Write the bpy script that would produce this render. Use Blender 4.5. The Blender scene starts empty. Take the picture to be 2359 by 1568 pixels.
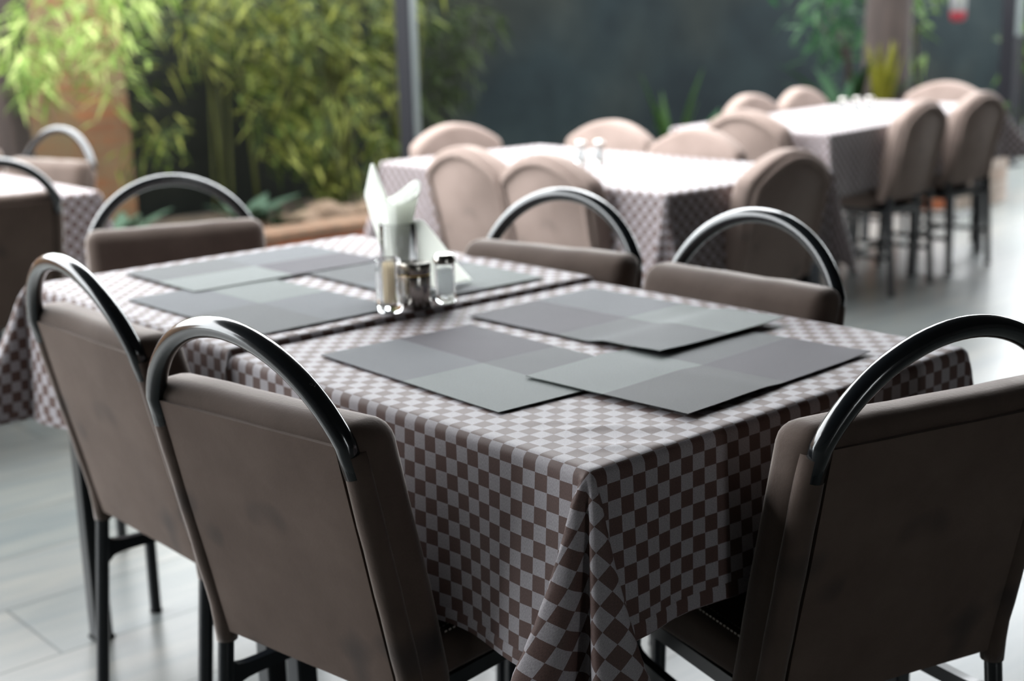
import bpy, bmesh, math, random
from mathutils import Vector, Matrix, noise

SC = bpy.context.scene
COL = SC.collection
PI = math.pi

# ------------------------------------------------------------------ camera
FPX, CW, CH = 3152.8847, 2359, 1568
CX, CY, CZ, PITCH, ROLL, YAW = -1.06611, -1.08746, 1.28054, 0.235551, -0.026748, 0.852318
fwd = Vector((math.cos(YAW) * math.cos(PITCH), math.sin(YAW) * math.cos(PITCH), -math.sin(PITCH)))
r0 = Vector((math.sin(YAW), -math.cos(YAW), 0))
u0 = r0.cross(fwd)
right = math.cos(ROLL) * r0 + math.sin(ROLL) * u0
up = -math.sin(ROLL) * r0 + math.cos(ROLL) * u0
cam = bpy.data.cameras.new('camera')
cam.sensor_fit = 'HORIZONTAL'
cam.sensor_width = 36
cam.lens = FPX * 36 / CW
cam.clip_start = 0.02
cam_o = bpy.data.objects.new('camera', cam)
COL.objects.link(cam_o)
m = Matrix.Identity(4)
for i in range(3):
    m[i][0], m[i][1], m[i][2], m[i][3] = right[i], up[i], -fwd[i], (CX, CY, CZ)[i]
cam_o.matrix_world = m
SC.camera = cam_o
cam.dof.use_dof = True
cam.dof.focus_distance = 1.62
cam.dof.aperture_fstop = 3.1
cam.dof.aperture_blades = 9

# ------------------------------------------------------------------ materials
def new_mat(name):
    mt = bpy.data.materials.new(name)
    mt.use_nodes = True
    nt = mt.node_tree
    b = nt.nodes['Principled BSDF']
    return mt, nt, b

def N(nt, t, **kw):
    n = nt.nodes.new(t)
    for k, v in kw.items():
        setattr(n, k, v)
    return n

def ramp(nt, stops, fac):
    r = N(nt, 'ShaderNodeValToRGB')
    els = r.color_ramp.elements
    while len(els) < len(stops):
        els.new(0.5)
    for e, (p, c) in zip(els, stops):
        e.position = p
        e.color = (*c, 1)
    nt.links.new(fac, r.inputs[0])
    return r.outputs[0]

def noise_tex(nt, vec, scale, detail=3, rough=0.55):
    n = N(nt, 'ShaderNodeTexNoise')
    n.inputs['Scale'].default_value = scale
    n.inputs['Detail'].default_value = detail
    n.inputs['Roughness'].default_value = rough
    if vec is not None:
        nt.links.new(vec, n.inputs['Vector'])
    return n.outputs['Fac']

def bump(nt, h, strength, dist, b):
    n = N(nt, 'ShaderNodeBump')
    n.inputs['Strength'].default_value = strength
    n.inputs['Distance'].default_value = dist
    nt.links.new(h, n.inputs['Height'])
    nt.links.new(n.outputs[0], b.inputs['Normal'])

def mix(nt, a, bb, fac, mode='MIX'):
    n = N(nt, 'ShaderNodeMix', data_type='RGBA', blend_type=mode)
    for s, v in ((0, fac), (6, a), (7, bb)):
        if hasattr(v, 'is_output'):
            nt.links.new(v, n.inputs[s])
        else:
            n.inputs[s].default_value = v if s == 0 else (*v, 1)
    return n.outputs[2]

def objco(nt):
    return N(nt, 'ShaderNodeTexCoord').outputs['Object']

def plain(name, col, rough=0.5, metal=0.0, **kw):
    mt, nt, b = new_mat(name)
    b.inputs['Base Color'].default_value = (*col, 1)
    b.inputs['Roughness'].default_value = rough
    b.inputs['Metallic'].default_value = metal
    for k, v in kw.items():
        b.inputs[k].default_value = v
    return mt

def suede(name, c0, c1, stain, sheen=0.5):
    mt, nt, b = new_mat(name)
    oc = objco(nt)
    n1 = noise_tex(nt, oc, 9, 5, 0.6)
    c = ramp(nt, [(0.3, c0), (0.7, c1)], n1)
    n2 = noise_tex(nt, oc, 5.5, 2, 0.45)
    s = ramp(nt, [(0.61, (0, 0, 0)), (0.72, (1, 1, 1))], n2)
    c = mix(nt, c, stain, s)
    nt.links.new(c, b.inputs['Base Color'])
    b.inputs['Roughness'].default_value = 0.85
    b.inputs['Specular IOR Level'].default_value = 0.2
    b.inputs['Sheen Weight'].default_value = sheen
    b.inputs['Sheen Roughness'].default_value = 0.32
    b.inputs['Sheen Tint'].default_value = (1, 0.92, 0.88, 1)
    bump(nt, noise_tex(nt, oc, 210, 3, 0.7), 0.22, 0.002, b)
    return mt

M = {}
M['suede'] = suede('brown_suede', (0.070, 0.050, 0.040), (0.098, 0.071, 0.058), (0.038, 0.032, 0.030), 0.7)
M['suede_back'] = suede('brown_suede_panel', (0.088, 0.062, 0.050), (0.120, 0.087, 0.071), (0.043, 0.036, 0.034), 0.2)
M['suede_pale'] = suede('taupe_suede', (0.228, 0.172, 0.148), (0.278, 0.213, 0.186), (0.165, 0.128, 0.113), 0.06)

def metal_paint():
    mt, nt, b = new_mat('black_painted_metal')
    oc = objco(nt)
    n = noise_tex(nt, oc, 38, 6, 0.72)
    f = ramp(nt, [(0.69, (0, 0, 0)), (0.71, (1, 1, 1))], n)
    c = mix(nt, (0.006, 0.008, 0.010), (0.055, 0.05, 0.045), f)
    nt.links.new(c, b.inputs['Base Color'])
    rr = N(nt, 'ShaderNodeMapRange')
    nt.links.new(f, rr.inputs[0])
    rr.inputs[3].default_value = 0.17
    rr.inputs[4].default_value = 0.5
    nt.links.new(rr.outputs[0], b.inputs['Roughness'])
    b.inputs['Coat Weight'].default_value = 0.6
    b.inputs['Coat Roughness'].default_value = 0.12
    bump(nt, noise_tex(nt, oc, 60, 2), 0.08, 0.001, b)
    return mt
M['metal'] = metal_paint()
M['metal_leg'] = plain('black_satin_metal', (0.008, 0.010, 0.013), 0.28)
M['rubber'] = plain('black_rubber', (0.01, 0.01, 0.01), 0.8)

CELL = 0.8 / 36.8
def check_cloth():
    mt, nt, b = new_mat('brown_check_cloth')
    uv = N(nt, 'ShaderNodeTexCoord').outputs['UV']
    mp = N(nt, 'ShaderNodeMapping')
    nt.links.new(uv, mp.inputs[0])
    mp.inputs['Location'].default_value = (0.006, 0.006, 0.0)
    ck = N(nt, 'ShaderNodeTexChecker')
    nt.links.new(mp.outputs[0], ck.inputs['Vector'])
    ck.inputs['Scale'].default_value = 1 / CELL
    ck.inputs['Color1'].default_value = (0.105, 0.062, 0.053, 1)
    ck.inputs['Color2'].default_value = (0.345, 0.320, 0.338, 1)
    # woven flecks, stretched along the thread
    m2 = N(nt, 'ShaderNodeMapping')
    nt.links.new(uv, m2.inputs[0])
    m2.inputs['Scale'].default_value = (320, 1500, 1)
    fl = noise_tex(nt, m2.outputs[0], 1.0, 2)
    c = mix(nt, ck.outputs[0], ramp(nt, [(0.35, (0.72, 0.72, 0.72)), (0.7, (1.18, 1.17, 1.16))], fl), 1.0, 'MULTIPLY')
    nt.links.new(c, b.inputs['Base Color'])
    b.inputs['Roughness'].default_value = 0.62
    b.inputs['Specular IOR Level'].default_value = 0.32
    b.inputs['Sheen Weight'].default_value = 0.06
    b.inputs['Sheen Roughness'].default_value = 0.4
    bump(nt, fl, 0.12, 0.0006, b)
    return mt
M['cloth'] = check_cloth()

def mat_material(name, cols, sgn=1):
    """woven vinyl mat: four colour blocks and fine ribs, from the mat's own UVs in metres"""
    mt, nt, b = new_mat(name)
    uv = N(nt, 'ShaderNodeTexCoord').outputs['UV']
    sx = N(nt, 'ShaderNodeSeparateXYZ')
    nt.links.new(uv, sx.inputs[0])
    def gt(out, v):
        g = N(nt, 'ShaderNodeMath', operation='GREATER_THAN')
        nt.links.new(out, g.inputs[0])
        g.inputs[1].default_value = v
        return g.outputs[0]
    a, c = gt(sx.outputs[0], 0.222), gt(sx.outputs[1], 0.148)
    colr = mix(nt, mix(nt, cols[0], cols[1], a), mix(nt, cols[2], cols[3], a), c)
    w = N(nt, 'ShaderNodeTexWave', bands_direction='X')
    mr = N(nt, 'ShaderNodeMapping')
    nt.links.new(uv, mr.inputs[0])
    mr.inputs['Rotation'].default_value = (0, 0, sgn * PI / 4)
    nt.links.new(mr.outputs[0], w.inputs[0])
    w.inputs['Scale'].default_value = 0.314159 / 0.0021
    w.inputs['Distortion'].default_value = 0.0
    m2 = N(nt, 'ShaderNodeMapping')
    nt.links.new(uv, m2.inputs[0])
    m2.inputs['Scale'].default_value = (900, 500, 1)
    fl = noise_tex(nt, m2.outputs[0], 1.0, 2)
    stripe = ramp(nt, [(0.25, (0.60, 0.60, 0.61)), (0.6, (1.06, 1.06, 1.06))], w.outputs['Fac'])
    colr = mix(nt, colr, stripe, 1.0, 'MULTIPLY')
    colr = mix(nt, colr, ramp(nt, [(0.35, (0.86, 0.86, 0.86)), (0.7, (1.1, 1.1, 1.1))], fl), 1.0, 'MULTIPLY')
    nt.links.new(colr, b.inputs['Base Color'])
    b.inputs['Roughness'].default_value = 0.58
    b.inputs['Specular IOR Level'].default_value = 0.10
    bump(nt, w.outputs['Fac'], 0.35, 0.0007, b)
    return mt
GA, GB, GC, GD = (0.160, 0.178, 0.170), (0.052, 0.044, 0.055), (0.082, 0.086, 0.088), (0.105, 0.111, 0.120)
GE = (0.066, 0.067, 0.067)

def tile_floor():
    mt, nt, b = new_mat('pale_plank_tiles')
    oc = objco(nt)
    mp = N(nt, 'ShaderNodeMapping')
    nt.links.new(oc, mp.inputs[0])
    mp.inputs['Location'].default_value = (0.05, -0.03, 0)
    br = N(nt, 'ShaderNodeTexBrick')
    nt.links.new(mp.outputs[0], br.inputs[0])
    br.inputs['Scale'].default_value = 1.0
    br.inputs['Brick Width'].default_value = 1.2
    br.inputs['Row Height'].default_value = 0.3
    br.inputs['Mortar Size'].default_value = 0.004
    br.inputs['Mortar Smooth'].default_value = 0.2
    br.inputs['Color1'].default_value = (0.115, 0.128, 0.127, 1)
    br.inputs['Color2'].default_value = (0.165, 0.165, 0.157, 1)
    br.inputs['Mortar'].default_value = (0.06, 0.065, 0.065, 1)
    m2 = N(nt, 'ShaderNodeMapping')
    nt.links.new(oc, m2.inputs[0])
    m2.inputs['Scale'].default_value = (1.2, 11, 1)
    g = noise_tex(nt, m2.outputs[0], 1.6, 5, 0.6)
    c = mix(nt, br.outputs[0], ramp(nt, [(0.3, (0.66, 0.72, 0.76)), (0.7, (1.1, 1.06, 1.0))], g), 1.0, 'MULTIPLY')
    nt.links.new(c, b.inputs['Base Color'])
    b.inputs['Roughness'].default_value = 0.30
    b.inputs['Specular IOR Level'].default_value = 0.5
    bump(nt, br.outputs['Fac'], 0.25, -0.002, b)
    return mt
M['floor'] = tile_floor()

def dark_wall():
    mt, nt, b = new_mat('dark_teal_plaster')
    oc = objco(nt)
    n1 = noise_tex(nt, oc, 0.9, 6, 0.62)
    c1 = ramp(nt, [(0.32, (0.0025, 0.0055, 0.0070)), (0.5, (0.0062, 0.0115, 0.0128)), (0.68, (0.0130, 0.0200, 0.0210))], n1)
    c2 = ramp(nt, [(0.32, (0.0040, 0.0052, 0.0042)), (0.5, (0.0095, 0.0110, 0.0088)), (0.68, (0.0185, 0.0200, 0.0155))], n1)
    c = mix(nt, c1, c2, ramp(nt, [(0.42, (0, 0, 0)), (0.58, (1, 1, 1))], noise_tex(nt, oc, 0.45, 2)))
    nt.links.new(c, b.inputs['Base Color'])
    b.inputs['Roughness'].default_value = 0.9
    b.inputs['Specular IOR Level'].default_value = 0.15
    bump(nt, noise_tex(nt, oc, 14, 4), 0.3, 0.01, b)
    return mt
M['wall'] = dark_wall()

def brick(name, c1, c2, mortar, scale=1.0, w=0.24, h=0.075, patch=None):
    mt, nt, b = new_mat(name)
    tc = N(nt, 'ShaderNodeTexCoord')
    uv = tc.outputs['UV']
    br = N(nt, 'ShaderNodeTexBrick')
    nt.links.new(uv, br.inputs[0])
    br.inputs['Scale'].default_value = scale
    br.inputs['Brick Width'].default_value = w
    br.inputs['Row Height'].default_value = h
    br.inputs['Mortar Size'].default_value = 0.007
    br.inputs['Color1'].default_value = (*c1, 1)
    br.inputs['Color2'].default_value = (*c2, 1)
    br.inputs['Mortar'].default_value = (*mortar, 1)
    n1 = noise_tex(nt, uv, 2.6, 5, 0.65)
    c = mix(nt, br.outputs[0], ramp(nt, [(0.3, (0.6, 0.58, 0.52)), (0.7, (1.2, 1.15, 1.1))], n1), 1.0, 'MULTIPLY')
    if patch:
        f = ramp(nt, [(0.45, (0, 0, 0)), (0.62, (1, 1, 1))], noise_tex(nt, uv, 1.7, 4, 0.6))
        c = mix(nt, c, patch, f)
    nt.links.new(c, b.inputs['Base Color'])
    b.inputs['Roughness'].default_value = 0.85
    bump(nt, br.outputs['Fac'], 0.5, -0.01, b)
    return mt
M['brick_wall'] = brick('weathered_brick', (0.22, 0.095, 0.04), (0.17, 0.082, 0.043), (0.17, 0.115, 0.065), patch=(0.15, 0.105, 0.055))
M['brick'] = brick('orange_brick', (0.26, 0.075, 0.028), (0.19, 0.056, 0.023), (0.14, 0.095, 0.06))
M['brick_lit'] = brick('lit_side_brick', (0.42, 0.36, 0.33), (0.34, 0.26, 0.22), (0.28, 0.24, 0.21))  # paler brick for the planter's right side, light put into the colour
M['kerb_cap'] = brick('terracotta_cap', (0.17, 0.10, 0.062), (0.135, 0.075, 0.045), (0.10, 0.075, 0.05), h=0.3, w=0.11)

def leaf_mat(name, c0, c1, c2):
    mt, nt, b = new_mat(name)
    g = N(nt, 'ShaderNodeNewGeometry')
    c = ramp(nt, [(0.0, c0), (0.5, c1), (1.0, c2)], g.outputs['Random Per Island'])
    nt.links.new(c, b.inputs['Base Color'])
    b.inputs['Roughness'].default_value = 0.6
    b.inputs['Specular IOR Level'].default_value = 0.2
    tr = N(nt, 'ShaderNodeBsdfTranslucent')
    nt.links.new(c, tr.inputs[0])
    mx = N(nt, 'ShaderNodeMixShader')
    mx.inputs[0].default_value = 0.38
    nt.links.new(b.outputs[0], mx.inputs[1])
    nt.links.new(tr.outputs[0], mx.inputs[2])
    nt.links.new(mx.outputs[0], nt.nodes['Material Output'].inputs[0])
    return mt
M['bamboo_leaf'] = leaf_mat('bamboo_leaves', (0.011, 0.022, 0.002), (0.045, 0.070, 0.008), (0.21, 0.22, 0.045))
M['bright_leaf'] = leaf_mat('lit_bamboo_leaves', (0.05, 0.10, 0.012), (0.15, 0.235, 0.04), (0.46, 0.52, 0.20))  # paler copy of the bamboo leaf colour, strong light painted in
M['fern'] = leaf_mat('fern_green', (0.010, 0.035, 0.014), (0.02, 0.065, 0.024), (0.04, 0.095, 0.035))
M['yellow_leaf'] = leaf_mat('yellow_green_leaves', (0.10, 0.105, 0.008), (0.13, 0.125, 0.01), (0.07, 0.09, 0.012))
M['pale_leaf'] = leaf_mat('pale_broad_leaves', (0.06, 0.115, 0.075), (0.11, 0.17, 0.12), (0.17, 0.22, 0.17))
M['strap_leaf'] = leaf_mat('dark_strap_leaves', (0.02, 0.05, 0.01), (0.03, 0.07, 0.015), (0.04, 0.08, 0.02))
M['bamboo_bright'] = leaf_mat('mid_green_leaves', (0.025, 0.06, 0.008), (0.05, 0.10, 0.015), (0.09, 0.14, 0.03))
M['culm'] = plain('bamboo_culms', (0.055, 0.062, 0.012), 0.45)

def bark():
    mt, nt, b = new_mat('grey_brown_bark')
    oc = objco(nt)
    mp = N(nt, 'ShaderNodeMapping')
    nt.links.new(oc, mp.inputs[0])
    mp.inputs['Scale'].default_value = (9, 9, 2)
    n = noise_tex(nt, mp.outputs[0], 2, 5)
    nt.links.new(ramp(nt, [(0.3, (0.016, 0.011, 0.0095)), (0.7, (0.042, 0.029, 0.024))], n), b.inputs['Base Color'])
    b.inputs['Roughness'].default_value = 0.9
    bump(nt, n, 0.5, 0.02, b)
    return mt
M['bark'] = bark()

def soil():
    mt, nt, b = new_mat('dark_soil')
    n = noise_tex(nt, objco(nt), 8, 6, 0.7)
    nt.links.new(ramp(nt, [(0.35, (0.025, 0.02, 0.013)), (0.7, (0.11, 0.075, 0.045))], n), b.inputs['Base Color'])
    b.inputs['Roughness'].default_value = 0.95
    bump(nt, n, 0.8, 0.03, b)
    return mt
M['soil'] = soil()
M['stone'] = plain('warm_stone', (0.12, 0.08, 0.052), 0.9)
M['post'] = plain('dark_post_paint', (0.006, 0.006, 0.009), 0.5, **{'Specular IOR Level': 0.25})
M['strip'] = plain('lit_face_pale', (0.085, 0.10, 0.10), 0.35)  # pale colour stands for light on a post's right face
M['ceil'] = plain('ceiling_paint', (0.06, 0.06, 0.06), 0.9)
M['inner_wall'] = plain('inner_wall_paint', (0.07, 0.066, 0.062), 0.9)
M['red'] = plain('red_enamel', (0.20, 0.015, 0.025), 0.5)
M['white'] = plain('white_enamel', (0.11, 0.11, 0.11), 0.6)
M['steel'] = plain('brushed_steel', (0.42, 0.40, 0.37), 0.2, 1.0)
M['steel_dark'] = plain('dark_steel_lid', (0.30, 0.28, 0.25), 0.22, 1.0)
M['brass'] = plain('brass_ring', (0.55, 0.38, 0.12), 0.3, 1.0)
M['glass'] = plain('clear_glass', (1, 1, 1), 0.0, 0.0, **{'Transmission Weight': 1.0, 'IOR': 1.47})
def lit_salt():
    mt, nt, b = new_mat('white_salt')
    b.inputs['Base Color'].default_value = (0.92, 0.95, 0.95, 1)
    b.inputs['Roughness'].default_value = 0.9
    tr = N(nt, 'ShaderNodeBsdfTranslucent')
    tr.inputs[0].default_value = (0.92, 0.95, 0.95, 1)
    mx = N(nt, 'ShaderNodeMixShader')
    mx.inputs[0].default_value = 0.65
    nt.links.new(b.outputs[0], mx.inputs[1])
    nt.links.new(tr.outputs[0], mx.inputs[2])
    nt.links.new(mx.outputs[0], nt.nodes['Material Output'].inputs[0])
    return mt
M['salt'] = lit_salt()
M['wood'] = lit_salt()
M['wood'].name = 'pale_wood'
for n_ in M['wood'].node_tree.nodes:
    if n_.type in ('BSDF_PRINCIPLED', 'BSDF_TRANSLUCENT'):
        n_.inputs[0].default_value = (0.90, 0.84, 0.72, 1)
M['table_wood'] = plain('dark_table_board', (0.05, 0.035, 0.025), 0.5)
M['thread'] = plain('pale_thread', (0.55, 0.50, 0.45), 0.8)

def paper():
    mt, nt, b = new_mat('white_paper')
    b.inputs['Base Color'].default_value = (0.90, 0.92, 0.90, 1)
    b.inputs['Roughness'].default_value = 0.85
    tr = N(nt, 'ShaderNodeBsdfTranslucent')
    tr.inputs[0].default_value = (0.92, 0.93, 0.89, 1)
    mx = N(nt, 'ShaderNodeMixShader')
    mx.inputs[0].default_value = 0.62
    nt.links.new(b.outputs[0], mx.inputs[1])
    nt.links.new(tr.outputs[0], mx.inputs[2])
    nt.links.new(mx.outputs[0], nt.nodes['Material Output'].inputs[0])
    bump(nt, noise_tex(nt, objco(nt), 900, 2), 0.1, 0.0005, b)
    return mt
M['paper'] = paper()

# ------------------------------------------------------------------ object helpers
def link_mesh(name, bm, mat, parent=None, smooth=True, angle=None):
    bmesh.ops.recalc_face_normals(bm, faces=bm.faces[:])
    me = bpy.data.meshes.new(name)
    bm.to_mesh(me)
    bm.free()
    me.materials.append(mat)
    if smooth:
        for p in me.polygons:
            p.use_smooth = True
        if angle is not None:
            me.set_sharp_from_angle(angle=math.radians(angle))
    o = bpy.data.objects.new(name, me)
    COL.objects.link(o)
    if parent:
        o.parent = parent
    return o

def tag(o, label, cat, group=None, kind=None):
    o['label'] = label
    o['category'] = cat
    if group:
        o['group'] = group
    if kind:
        o['kind'] = kind
    return o

def empty(name, loc=(0, 0, 0), rz=0.0):
    o = bpy.data.objects.new(name, None)
    COL.objects.link(o)
    o.location = loc
    o.rotation_euler = (0, 0, rz)
    o.empty_display_size = 0.05
    return o

def dup(root, loc, rz):
    r = root.copy()
    COL.objects.link(r)
    r.location = loc
    r.rotation_euler = (0, 0, rz)
    for ch in list(root.children):
        c = ch.copy()
        COL.objects.link(c)
        c.parent = r
        for g in ch.children:
            d = g.copy()
            COL.objects.link(d)
            d.parent = c
    return r

def box(bm, x0, x1, y0, y1, z0, z1, bev=0.0, seg=2):
    r = bmesh.ops.create_cube(bm, size=1)
    vs = r['verts']
    for v in vs:
        v.co = Vector(((x0 + x1) / 2 + v.co.x * (x1 - x0), (y0 + y1) / 2 + v.co.y * (y1 - y0), (z0 + z1) / 2 + v.co.z * (z1 - z0)))
    if bev > 0:
        es = list({e for v in vs for e in v.link_edges})
        bmesh.ops.bevel(bm, geom=es, offset=bev, segments=seg, affect='EDGES', profile=0.5)

def tube(bm, pts, rad, n=12, cap=True, square=False):
    """swept round (or square) tube through points; rad a number or a list"""
    pts = [Vector(p) for p in pts]
    k = len(pts)
    rads = rad if isinstance(rad, (list, tuple)) else [rad] * k
    t0 = (pts[1] - pts[0]).normalized()
    ref = Vector((0, 0, 1)) if abs(t0.z) < 0.9 else Vector((1, 0, 0))
    a = t0.cross(ref).normalized()
    rings = []
    for i, p in enumerate(pts):
        if i == 0:
            t = t0
        elif i == k - 1:
            t = (pts[i] - pts[i - 1]).normalized()
        else:
            t = ((pts[i] - pts[i - 1]).normalized() + (pts[i + 1] - pts[i]).normalized()).normalized()
        a = (a - t * a.dot(t)).normalized()
        b = t.cross(a)
        ring = []
        m_ = 4 if square else n
        for j in range(m_):
            an = 2 * PI * (j + (0.5 if square else 0)) / m_
            rr = rads[i] * (1.4142 if square else 1)
            ring.append(bm.verts.new(p + a * (rr * math.cos(an)) + b * (rr * math.sin(an))))
        rings.append(ring)
    for i in range(k - 1):
        m_ = len(rings[i])
        for j in range(m_):
            bm.faces.new((rings[i][j], rings[i][(j + 1) % m_], rings[i + 1][(j + 1) % m_], rings[i + 1][j]))
    if cap:
        bm.faces.new(rings[0][::-1])
        bm.faces.new(rings[-1])

def lathe(bm, prof, n=28, close=False):
    """profile of (r, z) turned about z; a first or last r of 0 closes it"""
    rings = []
    for r, z in prof:
        if r < 1e-6:
            rings.append([bm.verts.new((0, 0, z))])
        else:
            rings.append([bm.verts.new((r * math.cos(2 * PI * j / n), r * math.sin(2 * PI * j / n), z)) for j in range(n)])
    pairs = list(zip(rings[:-1], rings[1:]))
    if close:
        pairs.append((rings[-1], rings[0]))
    for A, B in pairs:
        for j in range(n):
            j2 = (j + 1) % n
            if len(A) == 1 and len(B) == 1:
                continue
            if len(A) == 1:
                bm.faces.new((A[0], B[j], B[j2]))
            elif len(B) == 1:
                bm.faces.new((A[j], A[j2], B[0]))
            else:
                bm.faces.new((A[j], A[j2], B[j2], B[j]))

# ------------------------------------------------------------------ setting
def structure(name, bm, mat, **kw):
    o = link_mesh(name, bm, mat, **kw)
    o['kind'] = 'structure'
    return o

def uv_box(o, rot=0.0):
    """box-projected UVs in metres"""
    me = o.data
    uvl = me.uv_layers.new(name='UVMap')
    for p in me.polygons:
        nx, ny, nz = (abs(c) for c in p.normal)
        for li in p.loop_indices:
            v = me.vertices[me.loops[li].vertex_index].co
            if nz > max(nx, ny):
                uvl.data[li].uv = (v.x, v.y)
            elif nx > ny:
                uvl.data[li].uv = (v.y, v.z)
            else:
                uvl.data[li].uv = (v.x, v.z)

bm = bmesh.new()
box(bm, -7, 18, -7, 6.6, -0.1, 0)
structure('floor', bm, M['floor'], smooth=False)

BACK_Y = 6.4
bm = bmesh.new()
box(bm, 2.3, 17, BACK_Y, BACK_Y + 0.2, 0, 2.1)
structure('wall_back', bm, M['wall'], smooth=False)
bm = bmesh.new()
box(bm, -5, 2.47, BACK_Y - 0.22, BACK_Y + 0.2, 0, 1.8)
o = structure('wall_left', bm, M['brick_wall'], smooth=False)
uv_box(o)
bm = bmesh.new()
box(bm, 2.472, 2.53, BACK_Y - 0.10, BACK_Y - 0.002, 0, 1.8, 0.008)
structure('trim_1', bm, plain('grey_wall_trim', (0.16, 0.17, 0.16), 0.6), smooth=False)
bm = bmesh.new()
box(bm, -6.5, 7.5, -6.5, 1.55, 2.6, 2.8)
box(bm, -6.5, 1.2, 1.55, 2.5, 2.6, 2.8)
box(bm, 3.3, 7.5, 1.55, 2.5, 2.6, 2.8)
structure('ceiling', bm, M['ceil'], smooth=False)
bm = bmesh.new()
box(bm, -6.5, -1.75, -6.7, -6.5, 0, 2.8)
box(bm, -1.15, 7.5, -6.7, -6.5, 0, 2.8)
box(bm, -1.75, -1.15, -6.7, -6.5, 2.1, 2.8)  # doorway gap added in this unseen wall to let fill light through
structure('unseen_wall_front', bm, M['inner_wall'], smooth=False)
bm = bmesh.new()
box(bm, 7.5, 7.7, -6.7, 1.2, 0, 2.8)
structure('wall_right', bm, M['inner_wall'], smooth=False)

bm = bmesh.new()
box(bm, -4.7, -4.5, -6.5, 3.1, 0, 2.6)  # unseen wall, added to block low sky from the left
structure('left_sky_blocker', bm, M['inner_wall'], smooth=False)

bm = bmesh.new()
box(bm, 15.0, 15.2, 1.6, BACK_Y - 0.01, 0, 1.8)
box(bm, 7.7, 15.2, 1.0, 1.2, 0, 2.6)  # unseen walls, added to keep sky light off the far right table
structure('end_sky_blocker', bm, M['wall'], smooth=False)

# ------------------------------------------------------------------ tables and cloths
R_EDGE = 0.012

def make_table(loc, rz, L, W, T, label, group, mids=(), ix=(0.045, 0.045), iy=(0.06, 0.06)):
    """mids = extra leg pairs along the length; ix, iy = how far the legs stand in from each edge"""
    t = empty('dining_table', loc, rz)
    tag(t, label, 'table', group)
    bm = bmesh.new()
    box(bm, 0, L, 0, W, T - 0.028, T - 0.0025, 0.003, 1)
    link_mesh('tabletop', bm, M['table_wood'], t, smooth=False)
    xa, xb, ya, yb = ix[0], L - ix[1], iy[0], W - iy[1]
    bm = bmesh.new()
    for y in (ya, yb):
        box(bm, xa, xb, y - 0.012, y + 0.012, T - 0.068, T - 0.0285)
    for x in (xa, xb):
        box(bm, x - 0.012, x + 0.012, ya + 0.0125, yb - 0.0125, T - 0.068, T - 0.0285)
    link_mesh('apron', bm, M['metal_leg'], t, smooth=False)
    for x in [xa, xb] + list(mids):
        for y in (ya, yb):
            bm = bmesh.new()
            box(bm, x - 0.019, x + 0.019, y - 0.019, y + 0.019, 0.006, T - 0.0285, 0.003, 1)
            lg = link_mesh('leg', bm, M['metal_leg'], t, smooth=False)
            bm = bmesh.new()
            box(bm, x - 0.021, x + 0.021, y - 0.021, y + 0.021, 0.0, 0.0058)
            link_mesh('foot_cap', bm, M['rubber'], lg, smooth=False)
    return t

def interp(keys, th):
    """Catmull-Rom through the fold's keys"""
    i = 0
    while i < len(keys) - 2 and th > keys[i + 1][0]:
        i += 1
    t0, p1 = keys[i]
    t1, p2 = keys[i + 1]
    p0 = keys[i - 1][1] if i > 0 else p1
    p3 = keys[i + 2][1] if i + 2 < len(keys) else p2
    f = (th - t0) / (t1 - t0)
    out = []
    for k in (0, 1):
        a, b, c, d = p0[k], p1[k], p2[k], p3[k]
        out.append(0.5 * (2 * b + (c - a) * f + (2 * a - 5 * b + 4 * c - d) * f * f + (3 * b - a - 3 * c + d) * f ** 3))
    return out

DEFAULT_KEYS = [(0, (0.03, 0.0)), (25, (0.17, 0.04)), (45, (0.16, 0.16)), (65, (0.04, 0.17)), (90, (0.0, 0.03))]

def hang(s, r=R_EDGE):
    q = r * PI / 2
    if s <= 0:
        return 0.0, 0.0
    if s < q:
        return r * math.sin(s / r), r * (1 - math.cos(s / r))
    return r, r + s - q

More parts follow.
